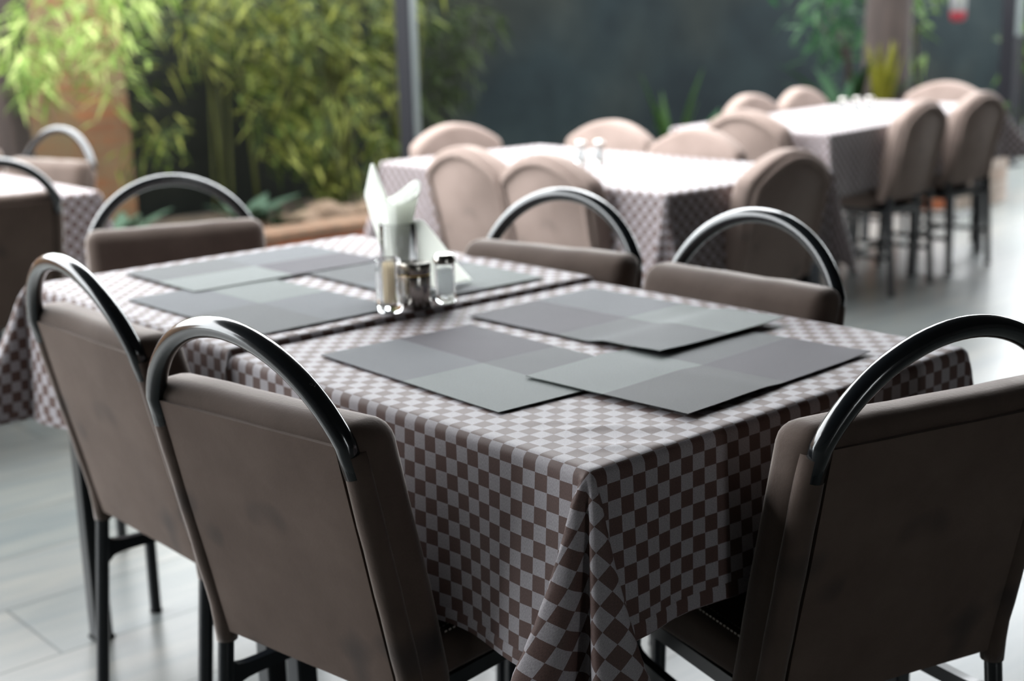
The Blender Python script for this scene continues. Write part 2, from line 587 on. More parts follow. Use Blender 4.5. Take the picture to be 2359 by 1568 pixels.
def cloth_mesh(L, W, T, ov, step, keys, seed, hem=True, flat=(), ripple=0.05, wrinkle=0.0):
    """ov = overhang on (x0, x1, y0, y1); keys[(sx, sy)] = how each corner folds; flat = sides that hang dead straight"""
    rnd = random.Random(seed)
    ph = [rnd.uniform(0, 6.28) for _ in range(16)]

    def axis(n0, L_, n1):
        fine = [0.0, 0.004, 0.008, 0.0125, 0.017, R_EDGE * PI / 2 + 0.004]
        out = [-n0 + (n0 - 0.024) * i / max(1, int((n0 - 0.024) / step)) for i in range(int((n0 - 0.024) / step) + 1)]
        out += [-f for f in fine[::-1]]
        k = max(2, int(L_ / step))
        out += [L_ * i / k for i in range(1, k)]
        out += [L_ + f for f in fine]
        kk = max(1, int((n1 - 0.024) / step))
        out += [L_ + 0.024 + (n1 - 0.024) * i / kk for i in range(kk + 1)]
        return out
    us, vs = axis(ov[0], L, ov[1]), axis(ov[2], W, ov[3])

    def wave(side, t, depth, mx):
        if side in flat:
            return 0.0
        a = ripple * (0.55 * math.sin(t * 15 + ph[side]) + 0.35 * math.sin(t * 31 + ph[side + 4]) + 0.25 * math.sin(t * 7 + ph[side + 8]))
        return max(-0.002, depth * (a + ripple * 0.8))

    def pos(u, v):
        su = -u if u < 0 else (u - L if u > L else 0.0)
        sv = -v if v < 0 else (v - W if v > W else 0.0)
        dx, dy = (-1 if u < 0 else 1), (-1 if v < 0 else 1)
        cx, cy = min(max(u, 0), L), min(max(v, 0), W)
        if su == 0 and sv == 0:
            z = T
            if wrinkle:
                p = Vector((u * 9, v * 9, seed))
                z += wrinkle * (noise.noise(p) * 0.9 + 0.5 * noise.noise(p * 2.3))
                # a few crisp ridges near the corner
                for (wx, wy, wa, wl, am) in ((0.075, 0.035, 0.65, 0.05, 1.4), (0.125, 0.10, 0.6, 0.055, 1.5), (0.16, 0.055, 0.5, 0.04, 1.0), (0.10, 0.165, 0.55, 0.04, 0.8)):
                    ex = (u - wx) * math.cos(wa) - (v - wy) * math.sin(wa)
                    ey = (u - wx) * math.sin(wa) + (v - wy) * math.cos(wa)
                    z += wrinkle * 1.7 * am * math.exp(-(ey / 0.010) ** 2 - (ex / wl) ** 2)
            return Vector((u, v, z))
        if su > 0 and sv == 0:
            o_, d = hang(su)
            side = 0 if u < 0 else 1
            e0, e1 = v, W - v
            fl = 0.0
            for e, sy in ((e0, -1), (e1, 1)):
                k = keys.get((dx, sy), DEFAULT_KEYS)
                fl += k[0][1][0] * math.exp(-(e / 0.07) ** 2)
            dmp = min(1, min(e0, e1) / 0.10)
            return Vector((cx + dx * (o_ + d * fl + dmp * wave(side, v, d, 0)), v, T - d))
        if sv > 0 and su == 0:
            o_, d = hang(sv)
            side = 2 if v < 0 else 3
            e0, e1 = u, L - u
            fl = 0.0
            for e, sx in ((e0, -1), (e1, 1)):
                k = keys.get((sx, dy), DEFAULT_KEYS)
                fl += k[-1][1][1] * math.exp(-(e / 0.07) ** 2)
            dmp = min(1, min(e0, e1) / 0.10)
            return Vector((u, cy + dy * (o_ + d * fl + dmp * wave(side, u, d, 0)), T - d))
        rho, th = math.hypot(su, sv), math.degrees(math.atan2(sv, su))
        k = keys.get((dx, dy), DEFAULT_KEYS)
        a, b = interp(k, th)
        o_, d = hang(rho)
        tr = math.radians(th)
        nn = min(0.9, math.hypot(a, b))
        # real folds open more the further down they hang
        op = min(1.0, 0.55 + 0.45 * d / 0.25)
        dd = d + 0.05 * min(1.0, d / 0.035)
        return Vector((cx + dx * (o_ * math.cos(tr) + dd * a * op), cy + dy * (o_ * math.sin(tr) + dd * b * op), T - d * math.sqrt(1 - (nn * op) ** 2)))

    bm = bmesh.new()
    uvl = bm.loops.layers.uv.new('UVMap')
    grid = [[bm.verts.new(pos(u, v)) for v in vs] for u in us]
    for i in range(len(us) - 1):
        for j in range(len(vs) - 1):
            f = bm.faces.new((grid[i][j], grid[i + 1][j], grid[i + 1][j + 1], grid[i][j + 1]))
            for lp, (a, b) in zip(f.loops, ((i, j), (i + 1, j), (i + 1, j + 1), (i, j + 1))):
                lp[uvl].uv = (us[a] + 5, vs[b] + 5)
    bm.normal_update()
    hem_bm = None
    if hem:
        hem_bm = bmesh.new()
        hu = hem_bm.loops.layers.uv.new('UVMap')
        hw = 0.021
        u0_, u1_, v0_, v1_ = -ov[0], L + ov[1], -ov[2], W + ov[3]
        loop = [(u, v0_, 0, 1) for u in us[:-1]] + [(u1_, v, -1, 0) for v in vs[:-1]] + [(u, v1_, 0, -1) for u in us[:0:-1]] + [(u0_, v, 1, 0) for v in vs[:0:-1]]
        rows = []
        for (u, v, iu, iv) in loop:
            pts = []
            for k in range(4):
                s = hw * k / 3
                uu = min(max(u + iu * s, u0_), u1_)
                vv = min(max(v + iv * s, v0_), v1_)
                p = pos(uu, vv)
                e = 1e-3
                du = pos(min(uu + e, u1_), vv) - pos(max(uu - e, u0_), vv)
                dv = pos(uu, min(vv + e, v1_)) - pos(uu, max(vv - e, v0_))
                nrm = du.cross(dv).normalized()
                pts.append((hem_bm.verts.new(p + nrm * (0.0016 if k < 3 else 0.0004)), (uu + 5.011, vv + 5.011)))
            rows.append(pts)
        for i in range(len(rows)):
            A, B = rows[i], rows[(i + 1) % len(rows)]
            for k in range(3):
                try:
                    f = hem_bm.faces.new((A[k][0], B[k][0], B[k + 1][0], A[k + 1][0]))
                    for lp, q in zip(f.loops, (A[k], B[k], B[k + 1], A[k + 1])):
                        lp[hu].uv = q[1]
                except ValueError:
                    pass
    return bm, hem_bm

def make_cloth(loc, rz, label, group, *a, **kw):
    bm, hb = cloth_mesh(*a, **kw)
    o = link_mesh('tablecloth', bm, M['cloth'])
    o.location = loc
    o.rotation_euler = (0, 0, rz)
    tag(o, label, 'tablecloth', group)
    sm = o.modifiers.new('thickness', 'SOLIDIFY')
    sm.thickness = 0.0008
    sm.offset = -1
    if hb:
        h = link_mesh('hem', hb, M['cloth'], o)
    return o

TT, T2 = 0.76, 0.770
TG, CG = 'square dining tables under checked cloths', 'brown checked tablecloths'
make_table((0, 0, 0), 0, 0.8, 0.8, TT, 'near square table under the checked cloth with three grey placemats', TG)
make_table((0, 0.816, 0), 0, 0.8, 0.79, T2, 'square table holding the glass of napkins, butted behind the nearest table', TG, ix=(0.045, 0.021), iy=(0.022, 0.06))
KA = [(0, (0.05, 0.0)), (10, (0.285, -0.12)), (21, (0.21, 0.03)), (31, (0.025, 0.02)), (41, (0.13, 0.155)), (57, (-0.06, 0.24)), (76, (-0.04, 0.08)), (90, (0.0, 0.04))]
KSEAM = [(0, (0.02, 0.0)), (50, (0.22, 0.01)), (90, (0.0, 0.0))]
make_cloth((0, 0, 0), 0, 'brown checked cloth on the nearest table, long corner fold towards the viewer', CG,
           0.8, 0.8, TT, (0.285, 0.26, 0.235, 0.20), 0.0075,
           {(-1, -1): KA, (-1, 1): KSEAM, (1, 1): KSEAM, (1, -1): [(0, (0.03, 0)), (45, (0.13, 0.13)), (90, (0, 0.03))]}, 3, flat=(3,), ripple=0.045, wrinkle=0.0011)
KSEAM2 = [(0, (0.02, 0.0)), (50, (0.22, 0.01)), (90, (0.0, 0.0))]
make_cloth((0, 0.816, 0), 0, 'brown checked cloth under the napkin glass and salt shaker', CG,
           0.8, 0.79, T2, (0.285, 0.26, 0.20, 0.27), 0.014,
           {(-1, -1): KSEAM2, (1, -1): KSEAM2, (-1, 1): [(0, (0.05, 0)), (30, (0.36, 0.12)), (60, (0.25, 0.42)), (90, (0, 0.05))]}, 7, flat=(2,), ripple=0.05, wrinkle=0.0009)

make_table((1.87, 1.58, 0), math.radians(-1.5), 0.76, 1.42, TT, 'long table in the middle distance ringed by six upholstered chairs', TG)
make_cloth((1.87, 1.58, 0), math.radians(-1.5), 'brightly lit checked cloth on the table in the middle distance', CG,
           0.76, 1.42, TT, (0.30, 0.28, 0.30, 0.28), 0.022, {(-1, -1): [(0, (0.06, 0)), (30, (0.25, 0.05)), (45, (0.12, 0.12)), (62, (0.05, 0.25)), (90, (0, 0.06))]}, 11, hem=False, ripple=0.045)
make_table((3.66, 2.31, 0), math.radians(8), 1.84, 0.76, TT, 'long table at the far right before the round brick planter', TG, mids=(1.0,))
make_cloth((3.66, 2.31, 0), math.radians(8), 'checked cloth on the far right table, corners hanging low', CG,
           1.84, 0.76, TT, (0.28, 0.26, 0.28, 0.28), 0.025, {(1, -1): [(0, (0.06, 0)), (45, (0.5, 0.32)), (90, (0, 0.05))], (-1, -1): [(0, (0.04, 0)), (45, (0.16, 0.16)), (90, (0, 0.04))]}, 15, hem=False, ripple=0.045)
make_table((0.03, 3.07, 0), 0, 0.79, 1.0, TT, 'table at the left edge behind the dark backed chair', TG)
make_cloth((0.03, 3.07, 0), 0, 'sunlit checked cloth on the table at the left edge', CG,
           0.79, 1.0, TT, (0.28, 0.26, 0.28, 0.28), 0.025, {(1, -1): [(0, (0.04, 0)), (45, (0.25, 0.1)), (90, (0, 0.04))]}, 19, hem=False, ripple=0.06)

# ------------------------------------------------------------------ placemats
def make_mat(cx, cy, rz, z, mat, label, curl=(0, 0, 0, 0), lift=None, w=0.445, h=0.297):
    """curl lifts each corner (c00, c10, c01, c11); lift adds height where the mat lies over another"""
    bm = bmesh.new()
    uvl = bm.loops.layers.uv.new('UVMap')
    nx, ny = 30, 20
    top, bot = [], []
    for i in range(nx + 1):
        ct, cb = [], []
        for j in range(ny + 1):
            s, t = i / nx, j / ny
            zz = 0.0
            for c, (a, b) in zip(curl, ((0, 0), (1, 0), (0, 1), (1, 1))):
                d = math.hypot((s - a) * w, (t - b) * h)
                zz += c * math.exp(-(d / 0.05) ** 2)
            zz += 0.0005 * (1 + noise.noise(Vector((s * 6 + cx * 9, t * 5, cy * 7))))
            x, y = (s - 0.5) * w, (t - 0.5) * h
            if lift:
                zz += lift(x, y)
            ct.append(bm.verts.new((x, y, zz + 0.0012)))
            cb.append(bm.verts.new((x, y, zz)))
        top.append(ct)
        bot.append(cb)

    def quad(vs_, uvs):
        f = bm.faces.new(vs_)
        for lp, q in zip(f.loops, uvs):
            lp[uvl].uv = q
    for i in range(nx):
        for j in range(ny):
            uvs = [(a / nx * w, b / ny * h) for a, b in ((i, j), (i + 1, j), (i + 1, j + 1), (i, j + 1))]
            quad((top[i][j], top[i + 1][j], top[i + 1][j + 1], top[i][j + 1]), uvs)
            quad((bot[i][j + 1], bot[i + 1][j + 1], bot[i + 1][j], bot[i][j]), [uvs[3], uvs[2], uvs[1], uvs[0]])
    for i in range(nx):
        for j, sgn in ((0, 1), (ny, -1)):
            a = (top[i][j], bot[i][j], bot[i + 1][j], top[i + 1][j])
            quad(a if sgn > 0 else a[::-1], [(i / nx * w, 0.002)] * 4)
    for j in range(ny):
        for i, sgn in ((0, -1), (nx, 1)):
            a = (top[i][j], bot[i][j], bot[i][j + 1], top[i][j + 1])
            quad(a if sgn > 0 else a[::-1], [(0.002, j / ny * h)] * 4)
    o = link_mesh('placemat', bm, mat, angle=40)
    o.location = (cx, cy, z)
    o.rotation_euler = (0, 0, rz)
    tag(o, label, 'placemat', 'grey woven placemats')
    return o

def from_corners(p, q, r):
    """mat whose long edge runs p->q and short edge q->r"""
    p, q, r = Vector(p), Vector(q), Vector(r)
    c = (p + r) / 2
    return c.x, c.y, math.atan2((q - p).y, (q - p).x)

def sm(x):
    x = min(1, max(0, x))
    return x * x * (3 - 2 * x)

zt = TT + 0.0022
# long axes: the left mat runs along y, the right one along x, the back one along y
cx_, cy_, a_ = from_corners((0.068, 0.243), (0.084, 0.694), (0.381, 0.673))
make_mat(cx_, cy_, a_, zt, mat_material('mat_weave_left', [GC, GB, GA, GD], -1), 'grey placemat at the left long side of the nearest table, partly tucked under another', curl=(0.004, 0, 0, 0))
cx_, cy_, a_ = from_corners((0.219, 0.046), (0.675, 0.071), (0.660, 0.368))
make_mat(cx_, cy_, a_, zt + 0.0002, mat_material('mat_weave_right', [GE, GB, GA, GC]), 'grey placemat at the near right edge, its darkest block towards the viewer', curl=(0, 0.002, 0, 0), lift=lambda x, y: 0.0034 * sm((-x - 0.005) / 0.05))
cx_, cy_, a_ = from_corners((0.429, 0.287), (0.413, 0.724), (0.759, 0.736))
cx_, cy_, a_ = 0.5855, 0.5115, math.radians(90) + 0.025
def lift2(x, y):
    # the mat's near end lies on the mat below
    return 0.0064 * sm((-x - 0.06) / 0.05)
make_mat(cx_, cy_, a_, zt + 0.0006, mat_material('mat_weave_back', [GA, GD, GC, GB], -1), 'grey placemat at the far long side of the nearest table, near end lying on another', curl=(0.002, 0, 0.003, 0), lift=lift2, h=0.315)
z2 = T2 + 0.0022
cx_, cy_, a_ = from_corners((0.060, 0.845), (0.053, 1.285), (0.352, 1.29))
make_mat(cx_, cy_, a_, z2, mat_material('mat_weave_long', [GD, GA, GC, GD]), 'grey placemat on the left side of the napkin table')
make_mat(0.395, 1.395, 0.0, z2 + 0.0026, mat_material('mat_weave_end', [GA, GB, GC, GD]), 'pale placemat at the far end of the napkin table', lift=lambda x, y: 0.0)
cx_, cy_, a_ = 0.572, 1.075, math.radians(90) - 0.02
make_mat(cx_, cy_, a_, z2 + 0.0010, mat_material('mat_weave_side', [GA, GD, GD, GC]), 'grey placemat behind the glass of napkins')

# ------------------------------------------------------------------ bow-back chair
YB, ZB, YT, ZT = 0.0, 0.42, -0.082, 0.775       # back plane from seat to top

def back_y(z):
    return YB + (YT - YB) * (z - ZB) / (ZT - ZB)

def make_bow_chair():
    t = empty('bow_back_chair')
    S, SB, MT = M['suede'], M['suede_back'], M['metal']
    # backrest pad
    bm = bmesh.new()
    box(bm, -0.213, 0.213, 0.004, 0.082, 0.385, 0.80, 0.030, 5)
    bmesh.ops.subdivide_edges(bm, edges=[e for e in bm.edges if e.calc_length() > 0.09], cuts=7, use_grid_fill=True)
    for v in bm.verts:
        x, y, z = v.co
        f = max(0, 1 - (x / 0.213) ** 2) * max(0, 1 - ((z - 0.6) / 0.2) ** 2)
        if y > 0.05:
            y += 0.012 * f
        y += 0.0025 * noise.noise(Vector((x * 11, y * 5, z * 11)))
        if z > 0.78:
            z += 0.003 * noise.noise(Vector((x * 14, 3, 1)))
        v.co = (x, y + back_y(z), z)
    link_mesh('backrest', bm, S, t)
    # tacked panel on the back
    bm = bmesh.new()
    bmesh.ops.create_grid(bm, x_segments=14, y_segments=14, size=1)
    for v in bm.verts:
        x, z = v.co.x * 0.178, 0.583 + v.co.y * 0.189
        ed = max(abs(v.co.x), abs(v.co.y))
        v.co = (x, back_y(z) - (0.003 if ed > 0.99 else 0.0045) + 0.0012 * noise.noise(Vector((x * 9, z * 9, 4))), z)
    r = bmesh.ops.extrude_face_region(bm, geom=bm.faces[:])
    for v in [g for g in r['geom'] if isinstance(g, bmesh.types.BMVert)]:
        v.co.y += 0.010
    link_mesh('back_panel', bm, SB, t, angle=50)
    # seam of the wrapped fabric along the panel's top
    # fabric sleeves over the rails
    for s in (-1, 1):
        bm = bmesh.new()
        pts, rr = [], []
        for k in range(13):
            z = 0.375 + (0.765 - 0.375) * k / 12
            pts.append((s * 0.1955, back_y(max(z, ZB)) + 0.010, z))
            rr.append(0.0180 + 0.0004 * math.sin(k * 2.1 + s))
        rr[0], rr[-1] = 0.0165, 0.0165
        tube(bm, pts, rr, 14)
        link_mesh('rail_sleeve', bm, S, t)
    # bow
    bm = bmesh.new()
    hw, hh = 0.192, 0.125
    Rr = (hw * hw + hh * hh) / (2 * hh)
    a0 = math.asin(min(1, hw / Rr))
    a0 = a0 if hh < hw else PI - a0
    tilt = -0.22
    z0 = 0.777
    pts = []
    for k in range(33):
        an = -a0 + 2 * a0 * k / 32
        x, h = Rr * math.sin(an), Rr * math.cos(an) - Rr + hh
        pts.append((x, back_y(z0) + 0.004 + tilt * h, z0 + h))
    pts = [(-0.195, back_y(0.735) + 0.006, 0.735)] + pts + [(0.195, back_y(0.735) + 0.006, 0.735)]
    tube(bm, pts, [0.0150] + [0.0143] * 33 + [0.0150], 16)
    link_mesh('back_bow', bm, MT, t)
    # seat
    bm = bmesh.new()
    box(bm, -0.198, 0.198, 0.075, 0.43, 0.395, 0.462, 0.022, 4)
    bmesh.ops.subdivide_edges(bm, edges=[e for e in bm.edges if e.calc_length() > 0.09], cuts=6, use_grid_fill=True)
    for v in bm.verts:
        x, y, z = v.co
        if z > 0.43:
            z += 0.010 * max(0, 1 - (x / 0.2) ** 2) * max(0, 1 - ((y - 0.253) / 0.177) ** 2)
        w = 1 - 0.06 * (1 - (y - 0.075) / 0.355)
        v.co = (x * w, y, z)
    seat = link_mesh('seat', bm, S, t)
    for xx in (-0.178, -0.166, 0.166, 0.178):
        bm = bmesh.new()
        for k in range(38):
            yy = 0.095 + 0.315 * k / 38
            zz = 0.4605 + 0.010 * max(0, 1 - (xx / 0.2) ** 2) * max(0, 1 - ((yy - 0.253) / 0.177) ** 2)
            box(bm, xx - 0.0005, xx + 0.0005, yy, yy + 0.0045, zz - 0.001, zz + 0.0016)
        link_mesh('stitch_row', bm, M['thread'], seat, smooth=False)
    # frame under the seat
    bm = bmesh.new()
    for s in (-1, 1):
        box(bm, s * 0.17 - 0.01, s * 0.17 + 0.01, 0.076, 0.385, 0.372, 0.3945)
    box(bm, -0.16, 0.16, 0.36, 0.38, 0.372, 0.3945)
    box(bm, -0.16, 0.16, 0.076, 0.096, 0.372, 0.3945)
    link_mesh('seat_frame', bm, M['metal_leg'], t, smooth=False)
    # legs with rubber feet
    for s in (-1, 1):
        for (p0, p1) in (((s * 0.195, 0.010, 0.40), (s * 0.197, -0.028, 0.006)), ((s * 0.178, 0.365, 0.3935), (s * 0.182, 0.385, 0.006))):
            bm = bmesh.new()
            tube(bm, [p0, ((p0[0] + p1[0]) / 2, (p0[1] + p1[1]) / 2, (p0[2] + p1[2]) / 2), p1], 0.0125, 14)
            lg = link_mesh('leg', bm, M['metal_leg'], t, angle=50)
            bm = bmesh.new()
            tube(bm, [p1, (p1[0], p1[1], 0.0)], 0.0138, 14)
            link_mesh('foot_cap', bm, M['rubber'], lg, angle=50)
    # side stretchers with flared gussets
    for s in (-1, 1):
        bm = bmesh.new()
        z = 0.315
        yb = 0.010 - 0.038 * (0.40 - z) / 0.394
        yf = 0.365 + 0.02 * (0.3935 - z) / 0.3875
        xb, xf = s * 0.1955, s * 0.179
        sec = []
        for k in range(21):
            f = k / 20
            e = min(f, 1 - f) * (yf - yb)
            hgt = 0.011 + 0.022 * math.exp(-e / 0.012)
            sec.append((xb + (xf - xb) * f, yb + (yf - yb) * f, hgt))
        ring = []
        for x, y, h in sec:
            ring.append([bm.verts.new((x + a * 0.008, y, z + b * h)) for a, b in ((-1, -1), (1, -1), (1, 1), (-1, 1))])
        for k in range(20):
            for j in range(4):
                bm.faces.new((ring[k][j], ring[k][(j + 1) % 4], ring[k + 1][(j + 1) % 4], ring[k + 1][j]))
        bm.faces.new(ring[0][::-1])
        bm.faces.new(ring[-1])
        link_mesh('stretcher', bm, M['metal_leg'], t, angle=40)
    return t

R = math.radians
BG = 'bow-back metal chairs'
bow_spots = [
    ((-0.128, 0.440), R(-81.9), 'brown suede bow-back chair at the front, left of the long cloth fold'),
    ((-0.060, 1.060), R(-90), 'bow-back chair second from the front on the left, beside the napkin table'),
    ((0.412, -0.150), R(-15), 'dark stained bow-back chair at the right edge, its back to the viewer'),
    ((0.826, 0.989), R(100.8), 'bow-back chair across the table, right behind the salt shaker'),
    ((0.836, 0.497), R(90), 'bow-back chair across the nearest table, the right one of two side by side'),
    ((0.485, 1.893), R(161.8), 'bow-back chair at the far end of the napkin table, near the bamboo'),
    ((0.412, 2.947), R(-4.6), 'dark backed bow chair cut off by the left edge of the photo'),
    ((0.948, 3.803), R(105.2), 'brightly lit bow-back chair before the brick wall'),
    ((0.86, 4.45), R(180), 'bow chair beyond the left table, only its bow tip showing at the edge'),
]
bow = make_bow_chair()
for i, (p, a, lab) in enumerate(bow_spots):
    o = bow if i == 0 else dup(bow, (0, 0, 0), 0)
    o.location = (p[0], p[1], 0)
    o.rotation_euler = (0, 0, a)
    tag(o, lab, 'chair', BG)

# ------------------------------------------------------------------ rounded upholstered chair
def make_round_chair():
    t = empty('upholstered_chair')
    S = M['suede_pale']

    def outline(hw, zs, za, z0, n=22):
        pts = [(-hw * 0.96, z0), (-hw * 0.98, z0 + (zs - z0) * 0.5)]
        pts += [(-hw, zs - 0.03), (-hw * 0.995, zs - 0.012), (-hw * 0.975, zs + 0.002)]
        zc_ = zs + 0.012
        for k in range(n + 1):
            x = -0.935 + 1.87 * k / n
            pts.append((hw * x, zc_ + (za - zc_) * (1 - (x / 0.935) ** 2)))
        pts += [(hw * 0.975, zs + 0.002), (hw * 0.995, zs - 0.012), (hw, zs - 0.03)]
        pts += [(hw * 0.98, z0 + (zs - z0) * 0.5), (hw * 0.96, z0)]
        return pts

    def by(z):
        return -0.085 * (z - 0.42) / 0.40

    def slab(pts, y0, y1, bev, seg):
        bm = bmesh.new()
        f = bm.faces.new([bm.verts.new((x, y0, z)) for x, z in pts])
        r = bmesh.ops.extrude_face_region(bm, geom=[f])
        for v in [g for g in r['geom'] if isinstance(g, bmesh.types.BMVert)]:
            v.co.y = y1
        if bev:
            es = [e for e in bm.edges if abs(e.verts[0].co.y - e.verts[1].co.y) < 1e-6]
            bmesh.ops.bevel(bm, geom=es, offset=bev, segments=seg, affect='EDGES', profile=0.5)
        for v in bm.verts:
            v.co.y += by(v.co.z)
        return bm
    link_mesh('backrest', slab(outline(0.212, 0.775, 0.856, 0.42), 0.0, 0.075, 0.022, 4), S, t, angle=60)
    pan = link_mesh('back_panel', slab(outline(0.182, 0.748, 0.824, 0.44), -0.004, 0.004, 0.002, 1), S, t, angle=60)
    bm = bmesh.new()
    tube(bm, [(x, by(z) - 0.003, z) for x, z in outline(0.186, 0.750, 0.828, 0.44)], 0.0115, 10)
    link_mesh('piping', bm, S, pan)
    bm = bmesh.new()
    box(bm, -0.20, 0.20, 0.078, 0.39, 0.385, 0.465, 0.022, 3)
    link_mesh('seat', bm, S, t)
    bm = bmesh.new()
    box(bm, -0.185, 0.185, 0.0, 0.37, 0.36, 0.3845)
    link_mesh('seat_frame', bm, M['metal_leg'], t, smooth=False)
    for s in (-1, 1):
        for (p0, p1) in (((s * 0.188, -0.004, 0.44), (s * 0.19, -0.03, 0.005)), ((s * 0.172, 0.345, 0.36), (s * 0.176, 0.36, 0.005))):
            bm = bmesh.new()
            tube(bm, [p0, p1], 0.0115, square=True)
            lg = link_mesh('leg', bm, M['metal_leg'], t, smooth=False)
            bm = bmesh.new()
            tube(bm, [p1, (p1[0], p1[1], 0.0)], 0.013, square=True)
            link_mesh('foot_cap', bm, M['rubber'], lg, smooth=False)
        bm = bmesh.new()
        box(bm, s * 0.184 - 0.007, s * 0.184 + 0.007, -0.006, 0.335, 0.16, 0.18)
        link_mesh('stretcher', bm, M['metal_leg'], t, smooth=False)
    bm = bmesh.new()
    box(bm, -0.177, 0.177, 0.19, 0.205, 0.162, 0.178)
    link_mesh('stretcher', bm, M['metal_leg'], t, smooth=False)
    return t

UG = 'round-topped upholstered chairs'
round_spots = [
    ((1.865, 2.405), R(-92), 'taupe round-topped chair right of the napkin glass, its back towards the viewer'),
    ((1.845, 2.00), R(-91), 'taupe round-topped chair with its back seen through the bow of the chair in front'),
    ((2.78, 2.73), R(95), 'taupe chair on the far side of the bright table, left one of two'),
    ((2.68, 2.20), R(92), 'taupe chair on the far side of the bright table, right one of two'),
    ((2.31, 1.535), R(3), 'shaded taupe chair at the near end of the bright table'),
    ((2.385, 3.13), R(177), 'taupe chair at the far end of the bright table beside the dark post'),
    ((3.56, 2.62), R(-88), 'taupe chair at the left end of the far right table'),
    ((4.345, 3.215), R(184), 'taupe chair behind the far right table, left one of two'),
    ((4.88, 3.31), R(186), 'taupe chair behind the far right table, right one of two'),
    ((4.33, 2.345), R(6), 'taupe chair in front of the far right table, its back panel nearest the viewer'),
    ((4.95, 2.42), R(2), 'taupe chair in front of the far right table, nearest the brick planter'),
    ((5.60, 2.97), R(106), 'wide taupe chair at the right end of the far right table'),
]
rc = make_round_chair()
for i, (p, a, lab) in enumerate(round_spots):
    o = rc if i == 0 else dup(rc, (0, 0, 0), 0)
    o.location = (p[0], p[1], 0)
    o.rotation_euler = (0, 0, a)
    tag(o, lab, 'chair', UG)

# ------------------------------------------------------------------ table-top things
def glass_vessel(name, loc, ro, h, wall, base, label, cat, group=None, facets=24, flare=0.0):
    bm = bmesh.new()
    ri = ro - wall
    prof = [(0, 0), (ro * 0.9, 0), (ro, 0.004), (ro + flare * 0.5, h * 0.5), (ro + flare, h - 0.002), (ro + flare - wall / 2, h), (ri + flare, h - 0.002), (ri + flare * 0.3, h * 0.4), (ri, base + 0.003), (ri * 0.85, base), (0, base)]
    lathe(bm, prof, facets)
    o = link_mesh(name, bm, M['glass'], angle=35)
    o.location = loc
    tag(o, label, cat, group)
    return o

zc = T2 + 0.0016
NG = (0.447, 0.960, zc + 0.0042)
glass_vessel('glass_tumbler', NG, 0.030, 0.128, 0.0022, 0.012, 'tall clear tumbler holding rolled white napkins', 'glass', facets=40, flare=0.005)

def sheet(name, fn, n, k, thick, label, loc):
    bm = bmesh.new()
    g = [[bm.verts.new(fn(i / n, j / k)) for j in range(k + 1)] for i in range(n + 1)]
    for i in range(n):
        for j in range(k):
            bm.faces.new((g[i][j], g[i + 1][j], g[i + 1][j + 1], g[i][j + 1]))
    o = link_mesh(name, bm, M['paper'])
    o.location = loc
    s = o.modifiers.new('thickness', 'SOLIDIFY')
    s.thickness = thick
    s.offset = 0
    tag(o, label, 'napkin', 'white paper napkins in the tumbler')
    return o

# camera-independent frame of the napkin bunch: e1 runs along the table's diagonal, e2 across it
e1 = Vector((0.752, -0.659, 0))
e2 = Vector((0.659, 0.752, 0))
def roll(s, t):
    # a cone rolled one and a half times, open at the top, its upper lip slanting
    an = -2.0 + s * 8.2
    r = (0.015 + 0.006 * t + 0.015 * t ** 3) * (1 - 0.14 * s) + 0.0010 * math.sin(an * 3 + t * 4)
    z = 0.014 + t * (0.168 + 0.016 * math.cos(an - 0.6) + 0.006 * math.sin(an * 2.3))
    lean = 0.010 * t * t
    return e1 * (r * math.cos(an) + lean + 0.003) + e2 * (r * math.sin(an)) + Vector((0, 0, z))
sheet('paper_napkin', roll, 60, 18, 0.0008, 'white paper napkin rolled into an open cone in the tumbler', NG)

def spear(s, t):
    # folded strip leaning to the left, slanted to a point at the top
    w = 0.013 + 0.007 * min(1, t / 0.6)
    if t > 0.74:
        w *= max(0.10, 1 - (t - 0.74) / 0.26 * 0.9)
    x = -0.004 - 0.047 * t + (s - 0.5) * 2 * w + (0.010 * (t - 0.74) / 0.26 if t > 0.74 else 0)
    return e1 * x + e2 * (0.012 * (1 - t) + 0.006 * math.cos((s - 0.5) * 3)) + Vector((0, 0, 0.016 + 0.222 * t))
sheet('paper_napkin', spear, 10, 26, 0.0028, 'white napkin folded to a point, standing tall and leaning left in the tumbler', NG)

def drape(s, t):
    # leaf of paper hooked over the rim, its face falling to the table and fanning out to the right
    if t < 0.2:
        f = t / 0.2
        return e1 * (0.006 + 0.026 * f + 0.006 * s) + e2 * (-0.012 + 0.02 * s) + Vector((0, 0, 0.07 + 0.064 * f))
    f = (t - 0.2) / 0.8
    z = 0.134 * (1 - f) + 0.002
    wid = 0.008 + 0.090 * f ** 0.85
    x = 0.033 + 0.003 * math.sin(min(1, f * 4) * PI / 2) + wid * s
    y = -0.012 + 0.02 * s - 0.010 * f * (1 - s) + 0.062 * s * f - 0.006 * math.sin(PI * s) * f
    return e1 * x + e2 * y + Vector((0, 0, z - 0.018 * s * (1 - f) * f * 2))
sheet('paper_napkin', drape, 14, 26, 0.0008, 'white napkin draped over the tumbler rim and fanning down to the right', NG)

